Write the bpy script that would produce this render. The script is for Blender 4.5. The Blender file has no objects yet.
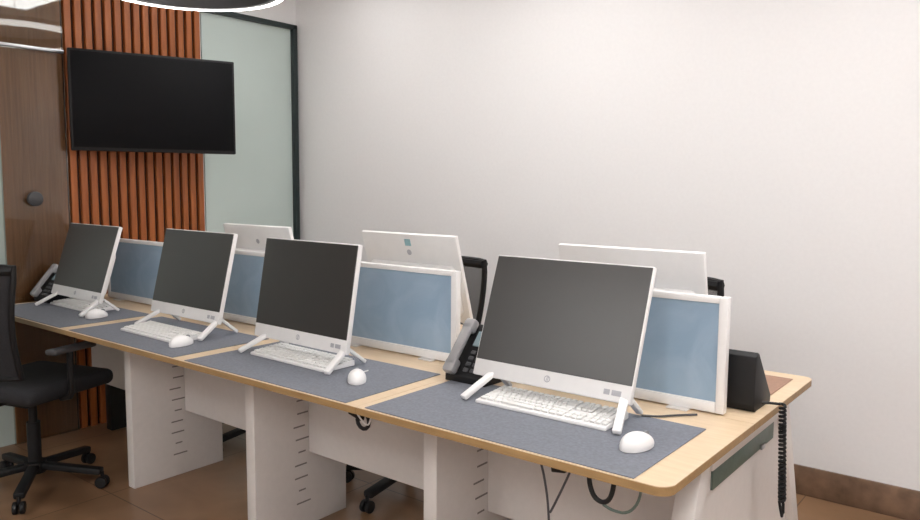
import bpy, bmesh, math, random
from mathutils import Vector, Matrix
random.seed(4)
sc = bpy.context.scene
COL = sc.collection
PI = math.pi
R = math.radians

# ------------------------------------------------------------------ materials
def newmat(name):
    m = bpy.data.materials.new(name); m.use_nodes = True
    nt = m.node_tree
    return m, nt, nt.nodes['Principled BSDF']

def setp(b, **k):
    for n, v in k.items():
        s = b.inputs[n.replace('_', ' ')]
        s.default_value = (*v, 1) if isinstance(v, tuple) and len(v) == 3 else v

def plain(name, col, rough=0.5, metal=0.0, coat=0.0, var=0.06, scale=30.0, bump=0.0, spec=0.5, stretch=None):
    """a surface with slight procedural variation in colour and relief"""
    m, nt, b = newmat(name)
    setp(b, Roughness=rough, Metallic=metal)
    b.inputs['Coat Weight'].default_value = coat
    b.inputs['Specular IOR Level'].default_value = spec
    tc = nt.nodes.new('ShaderNodeTexCoord')
    mp = nt.nodes.new('ShaderNodeMapping')
    if stretch: mp.inputs['Scale'].default_value = stretch
    nz = nt.nodes.new('ShaderNodeTexNoise'); nz.inputs['Scale'].default_value = scale
    nz.inputs['Detail'].default_value = 4
    nt.links.new(tc.outputs['Object'], mp.inputs[0]); nt.links.new(mp.outputs[0], nz.inputs['Vector'])
    cr = nt.nodes.new('ShaderNodeValToRGB')
    cr.color_ramp.elements[0].position = .3; cr.color_ramp.elements[1].position = .7
    cr.color_ramp.elements[0].color = (*[c * (1 - var) for c in col], 1)
    cr.color_ramp.elements[1].color = (*[min(1, c * (1 + var)) for c in col], 1)
    nt.links.new(nz.outputs['Fac'], cr.inputs[0]); nt.links.new(cr.outputs[0], b.inputs['Base Color'])
    if bump:
        bp = nt.nodes.new('ShaderNodeBump'); bp.inputs['Strength'].default_value = bump
        bp.inputs['Distance'].default_value = .002
        nt.links.new(nz.outputs['Fac'], bp.inputs['Height']); nt.links.new(bp.outputs[0], b.inputs['Normal'])
    return m

def wood(name, light, dark, axis_scale, rough=.45, coat=0.0, scale=6.0):
    m, nt, b = newmat(name)
    setp(b, Roughness=rough); b.inputs['Coat Weight'].default_value = coat
    tc = nt.nodes.new('ShaderNodeTexCoord'); mp = nt.nodes.new('ShaderNodeMapping')
    mp.inputs['Scale'].default_value = axis_scale
    nz = nt.nodes.new('ShaderNodeTexNoise'); nz.inputs['Scale'].default_value = scale
    nz.inputs['Detail'].default_value = 8; nz.inputs['Roughness'].default_value = .6
    cr = nt.nodes.new('ShaderNodeValToRGB')
    cr.color_ramp.elements[0].position = .32; cr.color_ramp.elements[1].position = .68
    cr.color_ramp.elements[0].color = (*dark, 1); cr.color_ramp.elements[1].color = (*light, 1)
    bp = nt.nodes.new('ShaderNodeBump'); bp.inputs['Strength'].default_value = .1; bp.inputs['Distance'].default_value = .001
    L = nt.links.new
    L(tc.outputs['Object'], mp.inputs[0]); L(mp.outputs[0], nz.inputs['Vector']); L(nz.outputs['Fac'], cr.inputs[0])
    L(cr.outputs[0], b.inputs['Base Color']); L(nz.outputs['Fac'], bp.inputs['Height']); L(bp.outputs[0], b.inputs['Normal'])
    return m

def emit(name, col, strength):
    m, nt, b = newmat(name)
    setp(b, Base_Color=col, Emission_Color=col); b.inputs['Emission Strength'].default_value = strength
    return m

def floor_mat():
    m, nt, b = newmat('brown_stone_tile')
    L = nt.links.new
    tc = nt.nodes.new('ShaderNodeTexCoord')
    nz = nt.nodes.new('ShaderNodeTexNoise'); nz.inputs['Scale'].default_value = 2.3; nz.inputs['Detail'].default_value = 9
    nz.inputs['Distortion'].default_value = .8
    cr = nt.nodes.new('ShaderNodeValToRGB')
    cr.color_ramp.elements[0].position = .3; cr.color_ramp.elements[1].position = .72
    cr.color_ramp.elements[0].color = (.17, .092, .048, 1); cr.color_ramp.elements[1].color = (.36, .21, .118, 1)
    br = nt.nodes.new('ShaderNodeTexBrick')
    br.offset = 0; br.inputs['Scale'].default_value = 1.0
    br.inputs['Brick Width'].default_value = .8; br.inputs['Row Height'].default_value = .8
    br.inputs['Mortar Size'].default_value = .003
    br.inputs['Color1'].default_value = (1, 1, 1, 1); br.inputs['Color2'].default_value = (.9, .9, .9, 1)
    br.inputs['Mortar'].default_value = (.35, .32, .3, 1)
    mx = nt.nodes.new('ShaderNodeMixRGB'); mx.blend_type = 'MULTIPLY'; mx.inputs[0].default_value = 1
    L(tc.outputs['Object'], nz.inputs['Vector']); L(tc.outputs['Object'], br.inputs['Vector'])
    L(nz.outputs['Fac'], cr.inputs[0]); L(cr.outputs[0], mx.inputs[1]); L(br.outputs['Color'], mx.inputs[2])
    L(mx.outputs[0], b.inputs['Base Color']); setp(b, Roughness=.28)
    return m

def film_mat():
    """blue protective film, slightly crinkled and glossy"""
    m, nt, b = newmat('blue_film')
    L = nt.links.new
    tc = nt.nodes.new('ShaderNodeTexCoord')
    nz = nt.nodes.new('ShaderNodeTexNoise'); nz.inputs['Scale'].default_value = 7; nz.inputs['Detail'].default_value = 6
    nz.inputs['Distortion'].default_value = 1.2
    cr = nt.nodes.new('ShaderNodeValToRGB')
    cr.color_ramp.elements[0].color = (.27, .385, .51, 1); cr.color_ramp.elements[1].color = (.34, .455, .575, 1)
    cr.color_ramp.elements[0].position = .35; cr.color_ramp.elements[1].position = .7
    bp = nt.nodes.new('ShaderNodeBump'); bp.inputs['Strength'].default_value = .28; bp.inputs['Distance'].default_value = .006
    L(tc.outputs['Object'], nz.inputs['Vector']); L(nz.outputs['Fac'], cr.inputs[0]); L(cr.outputs[0], b.inputs['Base Color'])
    L(nz.outputs['Fac'], bp.inputs['Height']); L(bp.outputs[0], b.inputs['Normal'])
    setp(b, Roughness=.32); b.inputs['Coat Weight'].default_value = .25; b.inputs['Coat Roughness'].default_value = .2
    return m

def mesh_mat():
    m, nt, b = newmat('black_mesh_fabric')
    L = nt.links.new
    tc = nt.nodes.new('ShaderNodeTexCoord')
    ck = nt.nodes.new('ShaderNodeTexChecker'); ck.inputs['Scale'].default_value = 160
    ck.inputs['Color1'].default_value = (.012, .012, .014, 1); ck.inputs['Color2'].default_value = (.03, .03, .033, 1)
    L(tc.outputs['Object'], ck.inputs['Vector']); L(ck.outputs[0], b.inputs['Base Color']); setp(b, Roughness=.85, Alpha=.5)
    return m

def glass_mat():
    m = bpy.data.materials.new('clear_glass'); m.use_nodes = True
    nt = m.node_tree; nt.nodes.clear()
    o = nt.nodes.new('ShaderNodeOutputMaterial'); mx = nt.nodes.new('ShaderNodeMixShader')
    t = nt.nodes.new('ShaderNodeBsdfTransparent'); t.inputs[0].default_value = (.82, .84, .83, 1)
    g = nt.nodes.new('ShaderNodeBsdfGlossy'); g.inputs['Roughness'].default_value = .03
    fr = nt.nodes.new('ShaderNodeFresnel'); fr.inputs[0].default_value = 1.5
    nz = nt.nodes.new('ShaderNodeMath'); nz.operation = 'MULTIPLY'; nz.inputs[1].default_value = 1.0
    nt.links.new(fr.outputs[0], nz.inputs[0])
    nt.links.new(nz.outputs[0], mx.inputs[0]); nt.links.new(t.outputs[0], mx.inputs[1]); nt.links.new(g.outputs[0], mx.inputs[2])
    nt.links.new(mx.outputs[0], o.inputs[0])
    return m

M = dict(
    wall=plain('white_wall_paint', (.80, .79, .79), .6, var=.012, scale=60, bump=.08),
    ceil=plain('white_ceiling_paint', (.82, .81, .80), .75, var=.01, scale=50),
    floor=floor_mat(),
    base=plain('brown_stone_skirting', (.16, .096, .06), .35, var=.35, scale=14),
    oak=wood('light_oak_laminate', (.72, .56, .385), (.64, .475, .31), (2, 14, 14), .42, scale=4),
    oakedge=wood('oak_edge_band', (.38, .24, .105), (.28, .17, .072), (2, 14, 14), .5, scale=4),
    mat_blue=plain('blue_grey_desk_mat', (.160, .170, .200), .72, var=.13, scale=120, bump=.15),
    mat_sheen=plain('desk_mat_painted_sheen', (.33, .19, .13), .6, var=.1, scale=90, bump=.1),  # brown reflected sheen painted into the far-side mat's base colour
    white=plain('white_plastic', (.79, .78, .775), .38, var=.015),
    whitekey=plain('white_key_plastic', (.74, .735, .72), .45, var=.02),
    whitemetal=plain('white_powder_coat', (.70, .665, .64), .48, var=.02, scale=40),
    groove=plain('grey_groove', (.22, .20, .19), .6),
    screen=plain('dark_screen_glass', (.027, .0255, .0245), .36, var=.02, spec=1.0),
    tvscreen=plain('black_television_glass', (.006, .006, .007), .45, var=.02, spec=.08),
    film=film_mat(),
    black=plain('black_plastic', (.009, .009, .010), .5, var=.1, spec=.3),
    blackm=plain('black_metal', (.022, .024, .024), .35, metal=.3),
    darkgrey=plain('dark_grey_plastic', (.055, .055, .06), .45),
    midgrey=plain('mid_grey_plastic', (.25, .25, .26), .4),
    silver=plain('grey_handset_plastic', (.30, .295, .30), .3, coat=.3),
    mesh=mesh_mat(),
    fabric=plain('black_seat_fabric', (.018, .018, .021), .9, var=.2, scale=200, bump=.2),
    slat=wood('red_brown_slat', (.40, .118, .026), (.25, .064, .013), (14, 14, 1.0), .45, scale=3),
    slatback=plain('dark_slat_backing', (.045, .018, .010), .8),
    veneer=wood('brown_veneer', (.50, .225, .10), (.34, .145, .062), (30, 30, .8), .35, scale=3),
    mint=plain('pale_green_frosted_glass', (.50, .58, .55), .3, var=.02, scale=3, coat=.15),
    frame=plain('black_green_frame', (.012, .022, .022), .4),
    strip=plain('grey_green_strip', (.095, .135, .115), .45, var=.12, scale=60),
    chrome=plain('grey_metal', (.45, .46, .48), .28, metal=.9),
    glass=glass_mat(),
    label=plain('grey_print', (.42, .42, .45), .5),
    bluelabel=plain('blue_green_sticker', (.28, .47, .52), .4),
    lcd=plain('phone_display', (.20, .27, .30), .2, coat=.4),
    ring=emit('ring_diffuser', (1, .97, .93), 9.0),
    panel=emit('added_fill_panel', (1, .992, .985), 15.6),  # glow of the added, unseen fill panels
    down=emit('downlight_lens', (1, .97, .93), 12.0),
    brown=plain('amber_plug', (.30, .20, .06), .4),
)

# ------------------------------------------------------------------ mesh builder
class MB:
    def __init__(s): s.bm = bmesh.new()
    def _add(s, t, mat=None):
        if mat is not None: bmesh.ops.transform(t, matrix=mat, verts=t.verts)
        me = bpy.data.meshes.new('tmp'); t.to_mesh(me); t.free()
        s.bm.from_mesh(me); bpy.data.meshes.remove(me); return s
    def box(s, c, d, bev=0.0, seg=2, rot=None):
        t = bmesh.new(); bmesh.ops.create_cube(t, size=1)
        bmesh.ops.scale(t, vec=d, verts=t.verts)
        if bev: bmesh.ops.bevel(t, geom=t.edges[:], offset=min(bev, min(d) * .49), segments=seg, profile=.5, affect='EDGES')
        m = Matrix.Translation(c)
        if rot is not None: m = m @ rot
        return s._add(t, m)
    def span(s, a, b, bev=0.0, seg=2):
        return s.box([(p + q) / 2 for p, q in zip(a, b)], [abs(q - p) for p, q in zip(a, b)], bev, seg)
    def cyl(s, c, r, h, r2=None, seg=24, rot=None, bev=0):
        t = bmesh.new()
        bmesh.ops.create_cone(t, cap_ends=True, segments=seg, radius1=r, radius2=r if r2 is None else r2, depth=h)
        if bev:
            e = [e for e in t.edges if abs(e.verts[0].co.z - e.verts[1].co.z) < 1e-6]
            bmesh.ops.bevel(t, geom=e, offset=bev, segments=2, profile=.5, affect='EDGES')
        m = Matrix.Translation(c)
        if rot is not None: m = m @ rot
        return s._add(t, m)
    def ball(s, c, d, seg=20, rot=None):
        t = bmesh.new(); bmesh.ops.create_uvsphere(t, u_segments=seg, v_segments=seg // 2, radius=.5)
        m = Matrix.Translation(c)
        if rot is not None: m = m @ rot
        return s._add(t, m @ Matrix.Diagonal((*d, 1)))
    def prism(s, poly, ax, a, b, bev=0.0, seg=2):
        """polygon (u,v) extruded along ax from a to b; ax x: (y,z); y: (x,z); z: (x,y)"""
        t = bmesh.new()
        def P(u, v, w): return {'x': (w, u, v), 'y': (u, w, v), 'z': (u, v, w)}[ax]
        lo = [t.verts.new(P(u, v, a)) for u, v in poly]; hi = [t.verts.new(P(u, v, b)) for u, v in poly]
        t.faces.new(lo); t.faces.new(hi[::-1])
        n = len(poly)
        for i in range(n): t.faces.new((lo[i], hi[i], hi[(i + 1) % n], lo[(i + 1) % n]))
        bmesh.ops.recalc_face_normals(t, faces=t.faces)
        if bev: bmesh.ops.bevel(t, geom=t.edges[:], offset=bev, segments=seg, profile=.5, affect='EDGES')
        return s._add(t)
    def tube(s, pts, r, seg=10, smooth=0, closed=False):
        P = [Vector(p) for p in pts]
        for _ in range(smooth):
            Q = [P[0]] if not closed else []
            n = len(P)
            for i in range(n if closed else n - 1):
                a, b = P[i], P[(i + 1) % n]
                Q += [a * .75 + b * .25, a * .25 + b * .75]
            if not closed: Q.append(P[-1])
            P = Q
        t = bmesh.new(); rings = []; n = len(P); prev = None
        for i, p in enumerate(P):
            if closed: d = (P[(i + 1) % n] - P[i - 1])
            else: d = P[min(i + 1, n - 1)] - P[max(i - 1, 0)]
            d.normalize()
            if prev is None:
                u = d.orthogonal().normalized()
            else:
                u = prev - d * prev.dot(d)
                u = u.normalized() if u.length > 1e-6 else d.orthogonal().normalized()
            prev = u; v = d.cross(u)
            rr = r[i] if isinstance(r, (list, tuple)) else r
            rings.append([t.verts.new(p + (u * math.cos(2 * PI * k / seg) + v * math.sin(2 * PI * k / seg)) * rr) for k in range(seg)])
        for i in range(n if closed else n - 1):
            A, B = rings[i], rings[(i + 1) % n]
            for k in range(seg): t.faces.new((A[k], A[(k + 1) % seg], B[(k + 1) % seg], B[k]))
        if not closed: t.faces.new(rings[0][::-1]); t.faces.new(rings[-1])
        bmesh.ops.recalc_face_normals(t, faces=t.faces)
        return s._add(t)
    def bar(s, a, b, w, h, bev=.003):
        a, b = Vector(a), Vector(b); d = b - a; L = d.length
        q = d.to_track_quat('Y', 'Z').to_matrix().to_4x4()
        return s.box((a + b) / 2, (w, L, h), bev, 2, q)
    def build(s, name, mat, parent=None, loc=None, rot=None):
        bm = s.bm
        for fc in bm.faces: fc.smooth = True
        for e in bm.edges:
            if len(e.link_faces) == 2 and e.calc_face_angle(0) > R(38): e.smooth = False
        me = bpy.data.meshes.new(name); bm.to_mesh(me); bm.free()
        me.materials.append(mat)
        o = bpy.data.objects.new(name, me); COL.objects.link(o)
        if parent: o.parent = parent
        if loc: o.location = loc
        if rot: o.rotation_euler = rot
        return o

def tag(o, label, cat, group=None, kind=None):
    o['label'] = label; o['category'] = cat
    if group: o['group'] = group
    if kind: o['kind'] = kind
    return o
def thing(name, label, cat, loc=(0, 0, 0), rz=0.0, group=None):
    o = bpy.data.objects.new(name, None); COL.objects.link(o)
    o.empty_display_size = .1
    o.location = loc; o.rotation_euler = (0, 0, rz)
    return tag(o, label, cat, group)
def struct(o, label=None):
    o['kind'] = 'structure'
    if label: o['label'] = label
    return o
def dup(root, loc, rz, label, group=None):
    def cp(o, par):
        c = o.copy(); COL.objects.link(c); c.parent = par
        for ch in [k for k in COL.objects if k.parent == o]: cp(ch, c)
        return c
    c = cp(root, None)
    c.location = loc; c.rotation_euler = (0, 0, rz); c['label'] = label
    if group: c['group'] = group
    return c

# ------------------------------------------------------------------ room
XL, XR, YF, YB, HC = -4.22, 1.7, -2.2, 3.531, 2.75
struct(MB().span((XL - .15, YF - .15, -.12), (XR + .15, YB + .15, 0)).build('floor', M['floor']), 'brown stone tile floor')
struct(MB().span((XL - .15, YF - .15, HC), (XR + .15, YB + .15, HC + .1)).build('ceiling', M['ceil']), 'white ceiling')
struct(MB().span((XL - .15, YB, 0), (XR + .15, YB + .15, HC)).build('wall_back', M['wall']), 'plain white wall behind the desks')
struct(MB().span((XR, YF, 0), (XR + .15, YB, HC)).build('wall_right', M['wall']), 'white wall')
struct(MB().span((XL - .15, YF - .15, 0), (XR + .15, YF, HC)).build('wall_front', M['wall']), 'white wall behind the viewer')
struct(MB().span((XL - .15, YF, 0), (XL, YB, HC)).build('wall_left', M['wall']), 'end wall carrying the slats and television')
struct(MB().span((XL, YB - .015, 0), (XR, YB, .131), .003).build('baseboard_back', M['base']), 'brown stone skirting under the white wall')

# frosted pale green glass panel with a black frame beside the slats
w = MB().span((XL, 2.78, .05), (XL + .012, 3.475, 2.41)).build('window_1', M['mint']); struct(w, 'pale green frosted glass panel')
fr = MB()
fr.span((XL, 3.47, 0), (XL + .045, 3.505, 2.435), .003)
fr.span((XL, 2.70, 2.405), (XL + .045, 3.505, 2.435), .003)
fr.span((XL, 2.78, 0), (XL + .045, 3.47, .05), .003)
fr.build('window_frame', M['frame'], w)
# further pale glass at the far left
w2 = MB().span((XL, .3, .0), (XL + .012, 1.615, 2.72)).build('window_2', M['mint']); struct(w2, 'pale green glass at the far left edge')

struct(MB().span((XL, YF, 0), (XL + .02, .3, HC)).build('trim_1', M['slatback']), 'dark timber cladding at the front of the end wall')
# veneer door behind a glass pane
d = MB().span((XL, 1.615, 0), (XL + .02, 1.93, HC)).build('door_1', M['veneer']); struct(d, 'brown veneer panel behind clear glass')
MB().span((XL + .034, 1.60, 0.0), (XL + .042, 1.93, HC)).build('glass_pane', M['glass'], d)
MB().span((XL + .028, 1.60, 2.035), (XL + .05, 1.93, 2.052), .002).build('transom_bar', M['chrome'], d)
k = MB(); k.cyl((XL + .055, 1.748, 1.275), .038, .03, rot=Matrix.Rotation(PI / 2, 4, 'Y'), bev=.006)
k.build('door_knob', M['darkgrey'], d)

# slat cladding
sl = thing('slatted_wall_panel', 'red-brown vertical timber slat panel on the end wall, behind the television', 'wall panel', (XL, 2.349, 0))
MB().span((0, -.415, 0), (.012, .415, HC)).build('backing_board', M['slatback'], sl)
s_ = MB()
n = 15; pit = .83 / n
for i in range(n):
    y = -.415 + pit * (i + .5)
    s_.span((.010, y - pit * .33, .0), (.036, y + pit * .33, HC - .002), .003, 1)
s_.build('slats', M['slat'], sl)

# ------------------------------------------------------------------ television
TVW, TVH = .865, .532
TVY = -.35
tv = thing('wall_television', 'large black flat television hung on the timber slats', 'television', (-4.145, 1.932, 1.53), TVY)
MB().span((-.012, 0, 0), (.03, TVW, TVH), .006).build('casing', M['black'], tv)
MB().span((.0285, .012, .018), (.0315, TVW - .012, TVH - .012), .001).build('screen', M['tvscreen'], tv)
b = MB(); b.span((-.055, .20, .1), (-.012, .46, .42), .004)
b.bar((-.05, .30, .26), (-.045, .36, .26), .06, .06)
b.build('wall_bracket', M['blackm'], tv)

# ------------------------------------------------------------------ ring pendant, downlight, added fill lights
rg = thing('ring_pendant_light', 'large glowing ring pendant lamp hanging near the slatted end wall', 'pendant light', (-3.22, 2.06, 2.245))
def ringband(r0, r1, z0, z1, seg=96):
    t = MB()
    bm = t.bm; V = []
    for i in range(seg):
        a = 2 * PI * i / seg; c, s2 = math.cos(a), math.sin(a)
        V.append([bm.verts.new((c * rr, s2 * rr, zz)) for rr, zz in ((r0, z0), (r1, z0), (r1, z1), (r0, z1))])
    for i in range(seg):
        A, B = V[i], V[(i + 1) % seg]
        for k2 in range(4): bm.faces.new((A[k2], B[k2], B[(k2 + 1) % 4], A[(k2 + 1) % 4]))
    bmesh.ops.recalc_face_normals(bm, faces=bm.faces)
    return t
ringband(.415, .437, 0, .03).build('light_band', M['ring'], rg)
ringband(.385, .415, .004, .06).build('ring_housing', M['darkgrey'], rg)
c = MB()
for a in (30, 150, 270): c.tube([(math.cos(R(a)) * .40, math.sin(R(a)) * .40, .05), (0, 0, HC - 2.245 - .02)], .0015, 6)
c.build('suspension_wires', M['chrome'], rg)
MB().cyl((0, 0, HC - 2.245 - .015), .06, .03).build('ceiling_cup', M['white'], rg)

def added_fill_panel(x, y, label, sx=.6, sy=.6):  # unseen panels added to brighten the wall, desk fronts and nearest screen
    t = thing('added_ceiling_light', label, 'ceiling light', (x, y, HC), 0, 'added ceiling fill lights')
    f = MB()
    for a, b2 in (((-sx / 2 - .02, -sy / 2 - .02), (sx / 2 + .02, -sy / 2)), ((-sx / 2 - .02, sy / 2), (sx / 2 + .02, sy / 2 + .02)),
                  ((-sx / 2 - .02, -sy / 2), (-sx / 2, sy / 2)), ((sx / 2, -sy / 2), (sx / 2 + .02, sy / 2))):
        f.span((*a, -.014), (*b2, 0))
    f.build('frame', M['white'], t)
    MB().span((-sx / 2, -sy / 2, -.008), (sx / 2, sy / 2, -.001)).build('diffuser', M['panel'], t)
for x, y, l in ((-.5, 2.3, 'added square fill light above the right end of the desks'),
                (.3, 1.8, 'added square fill light off the right end of the desks'),
                (-2.0, 2.5, 'added square fill light above the middle of the desks'),
                (-.6, -.9, 'added square fill light behind the viewer'),
                (.9, -.9, 'added square fill light in the front right corner'),
                (-2.7, -1.55, 'long ceiling light over the aisle at the front'),
                (.4, .4, 'added square fill light beside the viewer'),
                (-3.35, 2.85, 'added square fill light in the corner by the green glass panel'),
                (-.6, -1.9, 'added square fill light at the front wall'),
                (.9, -1.8, 'added square fill light at the front wall on the right')):
    added_fill_panel(x, y, l, 1.2 if 'long' in l else .35 if 'corner by' in l else .6, .35 if 'corner by' in l else .6)
dl = thing('downlight', 'small round recessed downlight reflected in the glass by the veneer', 'ceiling light', (-2.62, 2.05 + .35, HC))
dl.location = (-2.45, 1.55, HC)
MB().cyl((0, 0, -.004), .07, .008).build('trim_ring', M['white'], dl)
MB().cyl((0, 0, -.009), .055, .004).build('lens', M['down'], dl)

# ------------------------------------------------------------------ desk bench
X0 = -.587; SE = [-1.5, -2.385, -3.24, -4.11]
Y0, YM, Y1, ZT, TH = 1.446, 2.0, 2.615, .75, .021
bench = thing('workstation_bench', 'long white and oak back-to-back workstation bench for eight', 'desk', (0, 0, 0))
def top(xa, xb, ya, yb, rc=None):
    """desktop with one rounded outer corner"""
    poly = []
    rad = .036
    def arc(cx, cy, a0):
        return [(cx + rad * math.cos(R(a0 + 90 * i / 8)), cy + rad * math.sin(R(a0 + 90 * i / 8))) for i in range(9)]
    poly += arc(xa + rad, ya + rad, 180) if rc == 'LF' else [(xa, ya)]
    poly += arc(xb - rad, ya + rad, 270) if rc == 'RF' else [(xb, ya)]
    poly += arc(xb - rad, yb - rad, 0) if rc == 'RB' else [(xb, yb)]
    poly += arc(xa + rad, yb - rad, 90) if rc == 'LB' else [(xa, yb)]
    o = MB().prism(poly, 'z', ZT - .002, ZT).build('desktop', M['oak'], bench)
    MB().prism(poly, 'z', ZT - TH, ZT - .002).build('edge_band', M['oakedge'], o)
edges = [X0] + SE
for i in range(4):
    top(edges[i + 1] + .001, edges[i] - .001, Y0, YM - .001, 'RF' if i == 0 else 'LF' if i == 3 else None)
    top(edges[i + 1] + .001, edges[i] - .001, YM + .001, Y1, 'RB' if i == 0 else 'LB' if i == 3 else None)
ZB = ZT - TH
LX = [-1.435, -2.315, -3.19, -4.08]
for x in LX[:3]:
    o = MB().span((x - .026, 1.69, 0), (x + .026, 2.15, ZB), .003).build('leg_panel', M['whitemetal'], bench)
    for i in range(11):
        MB().span((x + .0255, 1.885 + .012 * math.sin(i * 1.9), .10 + i * .052), (x + .0268, 1.955 - .025 * abs(math.sin(i * 1.3)), .106 + i * .052)).build('vent_slot', M['groove'], o)
xs = [-.66] + LX
for i in range(4):
    MB().span((xs[i + 1] + .027, 1.950, .300), (xs[i] - .027, 1.968, ZB - .002), .002).build('modesty_panel', M['whitemetal'], bench)
# splayed end frames
def yfr(z): return 1.745 - .36 * (ZB - z)
def yre(z): return 2.462 + .42 * (ZB - z)
tw, zt_ = .062, ZB - .06
for xe, filled in ((-.66, True),):
    fl = MB(); fl.prism([(yfr(ZB), ZB), (yfr(ZB) + tw, ZB), (yfr(0) + tw, 0), (yfr(0), 0)], 'x', xe - .02, xe + .035, .004)
    fl.build('end_leg', M['whitemetal'], bench)
    rl = MB(); rl.prism([(yre(ZB) - tw, ZB), (yre(ZB), ZB), (yre(0), 0), (yre(0) - tw, 0)], 'x', xe - .02, xe + .035, .004)
    rl.build('end_leg', M['whitemetal'], bench)
    MB().span((xe - .02, yfr(ZB) + tw, ZB - .06), (xe + .035, yre(ZB) - tw, ZB - .001), .003).build('end_rail', M['whitemetal'], bench)
    if filled:
        ep = MB(); ep.prism([(yfr(zt_) + tw + .001, zt_ - .001), (yre(zt_) - tw - .001, zt_ - .001), (yre(.06) - tw - .001, .06), (yfr(.06) + tw + .001, .06)], 'x', xe - .012, xe + .012)
        e_ = ep.build('end_panel', M['whitemetal'], bench)
        MB().span((xe + .012, 1.86, .60), (xe + .018, 2.38, .658), .001).build('inset_strip', M['strip'], e_)['label'] = 'grey-green inset strip'
        MB().span((xe + .018, 2.25, .598), (xe + .024, 2.28, .612), .001).build('catch', M['chrome'], e_)
MB().span((-4.08, 2.03, 0), (-4.02, 2.12, ZB), .004).build('end_post', M['blackm'], bench)['label'] = 'black steel post at the far left end'
# steel tray beams under the tops
for y in (1.78, 2.22):
    MB().span((SE[3] + .05, y - .02, ZB - .03), (-.682, y + .02, ZB - .001)).build('support_beam', M['whitemetal'], bench)

# ------------------------------------------------------------------ desk mats (lie on the tops)
def mat(name, xa, xb, ya, yb, m, label, group=None):
    o = MB().span((-(xb - xa) / 2, -(yb - ya) / 2, 0), ((xb - xa) / 2, (yb - ya) / 2, .0025), .001, 1).build(name, m, None, ((xa + xb) / 2, (ya + yb) / 2, ZT + .0003))
    return tag(o, label, 'desk mat', group)
G = 'desk mats on the near side'
mat('desk_mat', -1.47, -.668, 1.4515, 1.872, M['mat_blue'], 'blue-grey desk mat nearest the viewer, under the right-hand computer', G)
mat('desk_mat', -2.352, -1.545, 1.4515, 1.872, M['mat_blue'], 'blue-grey desk mat under the black-screened computer, second from the right', G)
mat('desk_mat', -3.205, -2.425, 1.4515, 1.872, M['mat_blue'], 'blue-grey desk mat third from the right, under a dark grey screen', G)
mat('desk_mat', -4.07, -3.285, 1.4515, 1.872, M['mat_blue'], 'blue-grey desk mat at the far left end, beside the timber slats', G)
mat('desk_mat', -1.46, -.635, 2.30, 2.545, M['mat_sheen'], 'desk mat with a brown sheen painted in, on the far side behind the black phone')

# ------------------------------------------------------------------ all-in-one computers
W, L = .508, .368
def tiltm(t): return Matrix.Rotation(-t, 4, 'X')      # leans the top towards +Y
def computer(loc, rz, tilt, zb, label, group, rear=False):
    root = thing('all_in_one_computer', label, 'computer', loc, rz, group)
    piv = (0, 0, zb - loc[2])
    rot = (-tilt, 0, 0)
    bd = MB(); bd.box((0, .0125, L / 2), (W, .019, L), .004, 2)
    prof = [(-.21, .03), (.21, .03), (.228, .05), (.228, .225), (.215, .245), (-.215, .245), (-.228, .225), (-.228, .05)]
    body = bd.build('housing', M['white'], root, piv, rot)
    hb = MB(); hb.prism(prof, 'y', .018, .042, .008, 3); hb.build('back_cover', M['white'], body)
    MB().span((-W / 2 + .0035, .0015, .048), (W / 2 - .0035, .006, L - .0035), .001, 1).build('screen', M['screen'], body)
    lg = MB()
    for i in range(28):
        a, b2 = 2 * PI * i / 28, 2 * PI * (i + 1) / 28
        lg.bar((.0085 * math.cos(a), .0027, .026 + .0085 * math.sin(a)), (.0085 * math.cos(b2), .0027, .026 + .0085 * math.sin(b2)), .001, .002, 0)
    lg.bar((-.003, .0027, .019), (.0005, .0027, .034), .001, .0016, 0); lg.bar((.001, .0027, .019), (.0045, .0027, .034), .001, .0016, 0)
    lg.build('badge', M['label'], body)
    st = MB(); st.span((.175, .0025, .016), (.192, .0035, .03)); st.span((.198, .0025, .016), (.225, .0035, .03))
    st.build('stickers', M['label'], body)
    # back marks: round badge and label
    bk = MB(); bk.cyl((0, .0222, .290), .012, .002, rot=Matrix.Rotation(PI / 2, 4, 'X')); bk.build('back_badge', M['label'], body)
    if rear == 'sticker':
        MB().span((-.018, .0212, .318), (.014, .0232, .347)).build('back_sticker', M['bluelabel'], body)
    # two inverted V feet
    z0 = zb - loc[2]
    for sx in (-1, 1):
        ft = MB(); x = sx * .207 + .022
        apex = (x, .026, z0 + .014)
        ft.bar(apex, (x + sx * .034, -.086, .008), .023, .015, .004)
        f1 = ft.build('stand_foot', M['white'], root)
        rb = MB(); rb.bar((x, .030, z0 + .016), (x + sx * .006, .105, .008), .02, .012, .003)
        rb.build('rear_strut', M['white'], f1)
    return root
GC = 'white all-in-one computers facing the near side'
FZ = ZT + .0028
computer((-1.083, 1.763, FZ), -.007, .345, .809, 'white all-in-one computer nearest the viewer, with a lighter brown-grey screen', GC)
computer((-2.073, 1.715, FZ), -.03, .175, .803, 'white all-in-one computer with the blackest screen, second from the right', GC)
computer((-2.845, 1.75, FZ), -.01, .24, .807, 'white all-in-one computer with dark grey screen, just right of the television above', GC)
computer((-3.71, 1.708, FZ), -.02, .31, .808, 'white all-in-one computer at the far left end of the row', GC)
GR = 'white all-in-one computers seen from behind'
computer((-2.06, 2.40, ZT + .0005), PI, .30, .82, 'white computer seen from behind, with a blue-green sticker on its back', GR, 'sticker')
computer((-1.085, 2.36, ZT + .0005), PI, .25, .813, 'white computer seen from behind, above the right-hand brown-grey screen', GR)
computer((-3.03, 2.38, ZT + .0005), PI, .27, .812, 'white computer seen from behind, mostly hidden beneath the green glass panel', GR)

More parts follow.
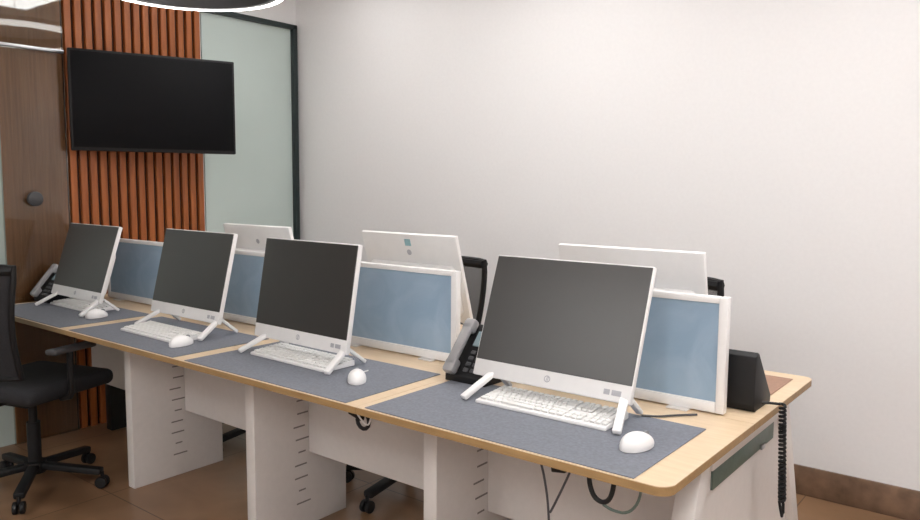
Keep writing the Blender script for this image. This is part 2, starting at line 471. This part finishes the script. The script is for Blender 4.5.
# ------------------------------------------------------------------ keyboards
def keyboard(loc, rz, label):
    root = thing('keyboard', label, 'keyboard', loc, rz, 'white keyboards')
    kw, kd = .405, .135
    b = MB(); b.prism([(-kd / 2, 0), (kd / 2, 0), (kd / 2, .020), (-kd / 2, .010)], 'x', -kw / 2, kw / 2, .003)
    b.build('case', M['white'], root)
    ks = MB(); al = math.atan2(.010, kd); pit = .0182
    rows = [(0, [1] * 15), (1, [1] * 13 + [2]), (2, [1.5] + [1] * 12 + [1.5]), (3, [1.8] + [1] * 11 + [2.2]), (4, [2.3] + [1] * 10 + [2.7]), (5, [1.3, 1.3, 1.3, 6, 1.3, 1.3, 1.3, 1.2])]
    rotm = Matrix.Rotation(al, 4, 'X')
    for r_, ws in rows:
        y = kd / 2 - .014 - r_ * .0205
        z = .010 + (y + kd / 2) / kd * .010 + .0035
        x = -kw / 2 + .008
        tot = sum(ws); un = .268 / tot
        for w_ in ws:
            ks.box((x + w_ * un / 2, y, z), (w_ * un - .0032, .0165, .006), .0015, 1, rotm); x += w_ * un
        for blk, nn in ((.280, 3), (.336, 4)):
            if blk < .33 and r_ == 3: continue
            for q in range(nn):
                ks.box((-kw / 2 + blk + q * pit * .93 + .008, y, z), (.0142, .0165, .006), .0015, 1, rotm)
    ks.build('keys', M['whitekey'], root)
    return root
keyboard((-1.06, 1.752, FZ), .01, 'white keyboard under the computer nearest the viewer')
keyboard((-2.045, 1.712, FZ), -.03, 'white keyboard under the computer with the blackest screen')
keyboard((-2.825, 1.645, FZ), -.02, 'white keyboard pulled forward, third from the right')
keyboard((-3.745, 1.768, FZ), -.02, 'white keyboard at the far left end of the desks')

# ------------------------------------------------------------------ mice
def mouse(loc, rz, label, cable):
    root = thing('computer_mouse', label, 'mouse', loc, rz, 'white mice')
    me = MB(); t = bmesh.new()
    bmesh.ops.create_uvsphere(t, u_segments=28, v_segments=16, radius=.5)
    for v in t.verts:
        x, y, z = v.co
        v.co = (x * .058 * (1 - .18 * y), y * .098, max(z, -.12) * .064 * (1 - .35 * y) + .0085)
    me._add(t); me.build('shell', M['white'], root)
    wh = MB(); wh.cyl((0, .028, .030), .008, .006, rot=Matrix.Rotation(PI / 2, 4, 'Y')); wh.build('scroll_wheel', M['midgrey'], root)
    if not cable: return root
    cb = MB(); cb.tube([(p[0], p[1], .0035) for p in cable], .0022, 8, 2); cb.build('cable', M['white'], root)
    return root
mouse((-.742, 1.625, FZ), -.35, 'white mouse beside the keyboard nearest the viewer', None)
mouse((-1.685, 1.632, FZ), .75, 'white mouse right of the computer with the blackest screen', [(0, .045), (0, .07), (.01, .10), (.03, .125)])
mouse((-2.572, 1.578, FZ), .0, 'white mouse at the end of the keyboard third from the right', None)
mouse((-3.395, 1.665, FZ), -.1, 'white mouse on the far left desk mat', None)

# ------------------------------------------------------------------ dividers
def divider(xr, label, w=.62):
    root = thing('desk_divider', label, 'divider', (xr - w / 2, 2.023, ZT), 0, 'blue desk dividers')
    h, t, fw = .322, .026, .024
    f = MB()
    f.span((-w / 2, -t / 2, .004), (-w / 2 + fw, t / 2, h), .003); f.span((w / 2 - fw, -t / 2, .004), (w / 2, t / 2, h), .003)
    f.span((-w / 2 + fw, -t / 2, h - .018), (w / 2 - fw, t / 2, h), .003); f.span((-w / 2 + fw, -t / 2, .004), (w / 2 - fw, t / 2, .034), .003)
    f.build('frame', M['white'], root)
    MB().span((-w / 2 + fw - .003, -.006, .03), (w / 2 - fw + .003, .006, h - .015)).build('panel', M['film'], root)
    for x in (-w * .3, w * .3):
        MB().span((x - .03, -.035, 0), (x + .03, .035, .0045), .001, 1).build('foot_plate', M['whitemetal'], root)
    return root
divider(-.673, 'blue film-covered desk divider at the right end, beside the black phone')
divider(-1.592, 'blue desk divider in front of the stickered computer back, most fully seen')
divider(-2.47, 'blue desk divider showing as a narrow strip left of the blackest screen')
divider(-3.35, 'blue desk divider at the far left, in front of the timber slats')

# ------------------------------------------------------------------ phones
def phone(loc, rz, label, hs, cat='phone', sx=1.0, hand=-1):
    root = thing('desk_phone', label, cat, loc, rz, 'desk phones')
    w = .155 * sx
    b = MB(); b.prism([(-.075, 0), (.065, 0), (.075, .02), (.075, .155), (.055, .165), (.045, .16), (-.075, .022)], 'x', -w / 2, w / 2, .003)
    b.build('body', M['black'], root)
    a = math.atan2(.138, .12); fx = Matrix.Rotation(a, 4, 'X')
    def onface(u): return (-.075 + .12 * u, .022 + .138 * u)
    y, z = onface(.74); MB().box((-hand * w * .14, y - .002, z + .002), (w * .56, .055, .006), .002, 1, fx).build('display', M['lcd'], root)
    kp = MB()
    for r_ in range(4):
        for q in range(3):
            y, z = onface(.12 + .115 * r_); kp.box((w * (-.17 - hand * .14 + .17 * q), y - .003, z + .003), (.018, .013, .006), .002, 1, fx)
    kp.build('keypad', M['darkgrey'], root)
    hx = hand * (w / 2 - .024)
    h = MB()
    y0, z0 = onface(-.02); y1, z1 = onface(1.06)
    off = Vector((0, -math.sin(a), math.cos(a))) * .016
    A = Vector((hx, y0, z0)) + off; B = Vector((hx, y1, z1)) + off
    h.bar(A.lerp(B, .1) + off * .5, A.lerp(B, .9) + off * .5, .036, .018, .007)
    h.bar(A, A.lerp(B, .26), .044, .034, .011); h.bar(A.lerp(B, .76), B, .044, .034, .011)
    h.build('handset', hs, root)
    return root
phone((-1.415, 1.905, ZT + .0005), 0, 'dark desk phone with grey handset, left of the computer nearest the viewer', M['silver'])
phone((-4.05, 1.775, FZ), .05, 'dark desk phone with grey handset at the far left end, by the veneer', M['silver'], sx=.9)
phone((-.695, 2.165, ZT + .0005), PI, 'black desk phone facing away at the right end of the desks', M['black'], hand=1)

# coiled cord hanging over the right-hand desk edge
cd = MB()
def coil(a, b, n, r, ph=0):
    a, b = Vector(a), Vector(b); d = (b - a).normalized(); u = d.orthogonal().normalized(); v = d.cross(u)
    return [a.lerp(b, i / (n * 8)) + (u * math.cos(2 * PI * i / 8 + ph) + v * math.sin(2 * PI * i / 8 + ph)) * r for i in range(n * 8 + 1)]
p1 = coil((-.569, 2.185, .765), (-.566, 2.215, .475), 24, .0075)
p2 = coil((-.568, 2.228, .47), (-.572, 2.205, .70), 18, .0075, 1)
loop = [(-.566, 2.205, .455), (-.564, 2.215, .43), (-.565, 2.232, .435), (-.566, 2.232, .46)]
cd.tube([(-.635, 2.155, .763), (-.60, 2.17, .765)] + p1 + loop + p2, .0042, 6)
tag(cd.build('coiled_phone_cord', M['black']), 'black coiled phone cord dangling over the right end of the desk', 'cord')

# ------------------------------------------------------------------ cables under the front edge
def cable(name, pts, r, m, label, smooth=2):
    o = MB().tube(pts, r, 8, smooth).build(name, m); return tag(o, label, 'cable')
cb = MB()
cb.tube([(-.948, 1.52, .724), (-.93, 1.52, .67), (-.917, 1.52, .60), (-.912, 1.52, .50), (-.915, 1.54, .30), (-.93, 1.60, .02), (-1.0, 1.66, .008)], .003, 8, 2)
cb.tube([(-.85, 1.52, .724), (-.872, 1.52, .67), (-.902, 1.52, .605), (-.912, 1.52, .585)], .003, 8, 2)
tag(cb.build('forked_cable', M['darkgrey']), 'thin dark forked cable hanging in a Y under the nearest desk', 'cable')
cl = MB(); cl.bar((-.935, 1.50, .719), (-.872, 1.50, .715), .016, .016, .004); cl.bar((-.90, 1.505, .702), (-.862, 1.505, .708), .014, .016, .003)
tag(cl.build('cable_clip', M['black']), 'black cable clip under the desk edge above the forked cable', 'clip')
cable('looped_cable', [(-.80, 1.5, .724), (-.798, 1.5, .69), (-.785, 1.5, .662), (-.76, 1.5, .655), (-.742, 1.5, .675), (-.735, 1.5, .724)], .0058, M['black'], 'thick black cable looped under the nearest front corner of the desk', 2)
cable('grey_cable', [(-.765, 1.505, .650), (-.74, 1.505, .642), (-.705, 1.505, .645), (-.68, 1.505, .675), (-.672, 1.505, .724)], .0034, M['strip'], 'thin grey-green cable sagging under the desk corner', 2)
rc = MB()
rc.bar((-1.60, 1.52, .703), (-1.545, 1.52, .69), .016, .018, .004)
rc.tube([(-1.545 + .024 * math.cos(t * PI / 6), 1.52, .683 + .024 * math.sin(t * PI / 6)) for t in range(12)], .006, 8, 0, True)
rc.span((-1.60, 1.512, .70), (-1.588, 1.528, .7245))
tag(rc.build('cable_ring_hook', M['black']), 'black ring hook under the desk edge where two desktops meet', 'hook')
cable('white_cable', [(-1.565, 1.50, .724), (-1.53, 1.50, .69), (-1.505, 1.50, .68), (-1.495, 1.50, .70), (-1.49, 1.5, .724)], .0025, M['white'], 'thin white cable around the black ring hook', 2)
cable('black_cable', [(-.84, 1.86, .7565), (-.80, 1.88, .756), (-.775, 1.925, .754), (-.73, 1.97, .754)], .003, M['darkgrey'], 'short dark cable behind the mouse nearest the viewer', 2)

# ------------------------------------------------------------------ chairs
def chair(loc, rz, label, back, sw=.46):
    """swivel chair facing +Y at rz = 0"""
    root = thing('office_chair', label, 'chair', loc, rz, 'black swivel chairs')
    hub = MB(); hub.cyl((0, 0, .095), .045, .05); hub.cyl((0, 0, .20), .028, .20); hub.cyl((0, 0, .33), .018, .16)
    hub.build('gas_lift', M['black'], root)
    for i in range(5):
        a = 2 * PI * i / 5 + .35
        c_, s2 = math.cos(a), math.sin(a)
        lg = MB(); lg.bar((c_ * .03, s2 * .03, .10), (c_ * .30, s2 * .30, .075), .044, .03, .008)
        o = lg.build('base_leg', M['black'], root)
        cs = MB()
        for q in (-1, 1): cs.cyl((c_ * .30 - s2 * .014 * q, s2 * .30 + c_ * .014 * q, .027), .026, .018, rot=Matrix.Rotation(a + PI / 2, 4, 'Z') @ Matrix.Rotation(PI / 2, 4, 'Y'), bev=.004)
        cs.cyl((c_ * .30, s2 * .30, .055), .008, .04)
        cs.build('caster', M['black'], o)
    MB().box((0, 0, .42), (.22, .24, .04), .01).build('tilt_mechanism', M['black'], root)
    st = MB(); st.box((0, .02, .475), (.47, .46, .07), .03, 4); st.build('seat', M['fabric'], root)
    # backrest : curved mesh in a frame
    bk = MB(); nu, nv = 12, 10
    def bp(u, v):
        x = (u - .5) * sw * (.78 + .22 * min(1, v * 1.15))
        z = .56 + v * .465
        y = -.235 - .05 * v + .05 * (2 * u - 1) ** 2 + .03 * math.sin(PI * v) * -1
        return Vector((x, y, z))
    V = [[bk.bm.verts.new(bp(i / nu, j / nv)) for i in range(nu + 1)] for j in range(nv + 1)]
    V2 = [[bk.bm.verts.new(bp(i / nu, j / nv) + Vector((0, -.012, 0))) for i in range(nu + 1)] for j in range(nv + 1)]
    for j in range(nv):
        for i in range(nu):
            bk.bm.faces.new((V[j][i], V[j][i + 1], V[j + 1][i + 1], V[j + 1][i])); bk.bm.faces.new((V2[j][i], V2[j + 1][i], V2[j + 1][i + 1], V2[j][i + 1]))
    rim = [(j, 0) for j in range(nv + 1)] + [(nv, i) for i in range(1, nu + 1)] + [(j, nu) for j in range(nv - 1, -1, -1)] + [(0, i) for i in range(nu - 1, 0, -1)]
    for q in range(len(rim)):
        a, b2 = rim[q], rim[(q + 1) % len(rim)]
        bk.bm.faces.new((V[a[0]][a[1]], V[b2[0]][b2[1]], V2[b2[0]][b2[1]], V2[a[0]][a[1]]))
    bmesh.ops.recalc_face_normals(bk.bm, faces=bk.bm.faces)
    b_ = bk.build('backrest', back, root)
    fr_ = MB(); fr_.tube([bp(i / nu, j / nv) + Vector((0, -.006, 0)) for j, i in rim], .013, 8, 0, True)
    tp = [bp(i / nu, 1) + Vector((0, -.006, -.014)) for i in range(nu + 1)]
    fr_.tube(tp, .021, 8)
    fr_.build('back_frame', M['black'], b_)
    sp = MB(); sp.tube([(0, -.06, .425), (0, -.22, .43), (0, -.325, .52), (0, -.315, .66), (0, -.325, .82)], .018, 8, 2); sp.build('spine', M['black'], root)
    for sx in (-1, 1):
        ar = MB(); ar.tube([(sx * .20, -.02, .435), (sx * .265, -.02, .45), (sx * .27, -.03, .55), (sx * .27, -.03, .65)], .014, 8, 1)
        o = ar.build('armrest', M['black'], root)
        MB().box((sx * .27, -.02, .66), (.06, .22, .024), .01, 3).build('arm_pad', M['darkgrey'], o)
    return root
chair((-3.535, 1.43, 0), .30, 'black swivel chair tucked under the near side at the left edge', M['fabric'])
ch = chair((-2.215, 2.47, 0), PI + .06, 'black mesh-backed chair showing between the stickered computer back and the nearest screen', M['mesh'])
dup(ch, (-1.175, 2.47, 0), PI - .05, 'black chair on the far side, its edge showing behind the right-hand computer back')
dup(ch, (-3.26, 2.47, 0), PI, 'black chair on the far side, its base seen beneath the left half of the desks')

# ------------------------------------------------------------------ world, camera, view
wd = bpy.data.worlds.new('World'); sc.world = wd; wd.use_nodes = True
wd.node_tree.nodes['Background'].inputs[0].default_value = (.6, .6, .6, 1)
wd.node_tree.nodes['Background'].inputs[1].default_value = .3
fpx, pit_, rol, yaw = 761.64, -.1001, .0069, .6652
fw = Vector((-math.sin(yaw) * math.cos(pit_), math.cos(yaw) * math.cos(pit_), math.sin(pit_)))
rt = Vector((math.cos(yaw), math.sin(yaw), 0)); up = rt.cross(fw)
r_ = rt * math.cos(rol) + up * math.sin(rol); u_ = -rt * math.sin(rol) + up * math.cos(rol)
cam = bpy.data.cameras.new('camera'); co = bpy.data.objects.new('camera', cam); COL.objects.link(co)
m = Matrix((r_, u_, -fw)).transposed().to_4x4(); m.translation = (0, 0, 1.369)
co.matrix_world = m
cam.sensor_fit = 'HORIZONTAL'; cam.sensor_width = 36; cam.lens = 36 * fpx / 920
cam.clip_start = .05
sc.camera = co
vs = sc.view_settings
vs.view_transform = 'Standard'; vs.look = 'None'; vs.gamma = 1; vs.use_curve_mapping = False
vs.exposure = 0.0
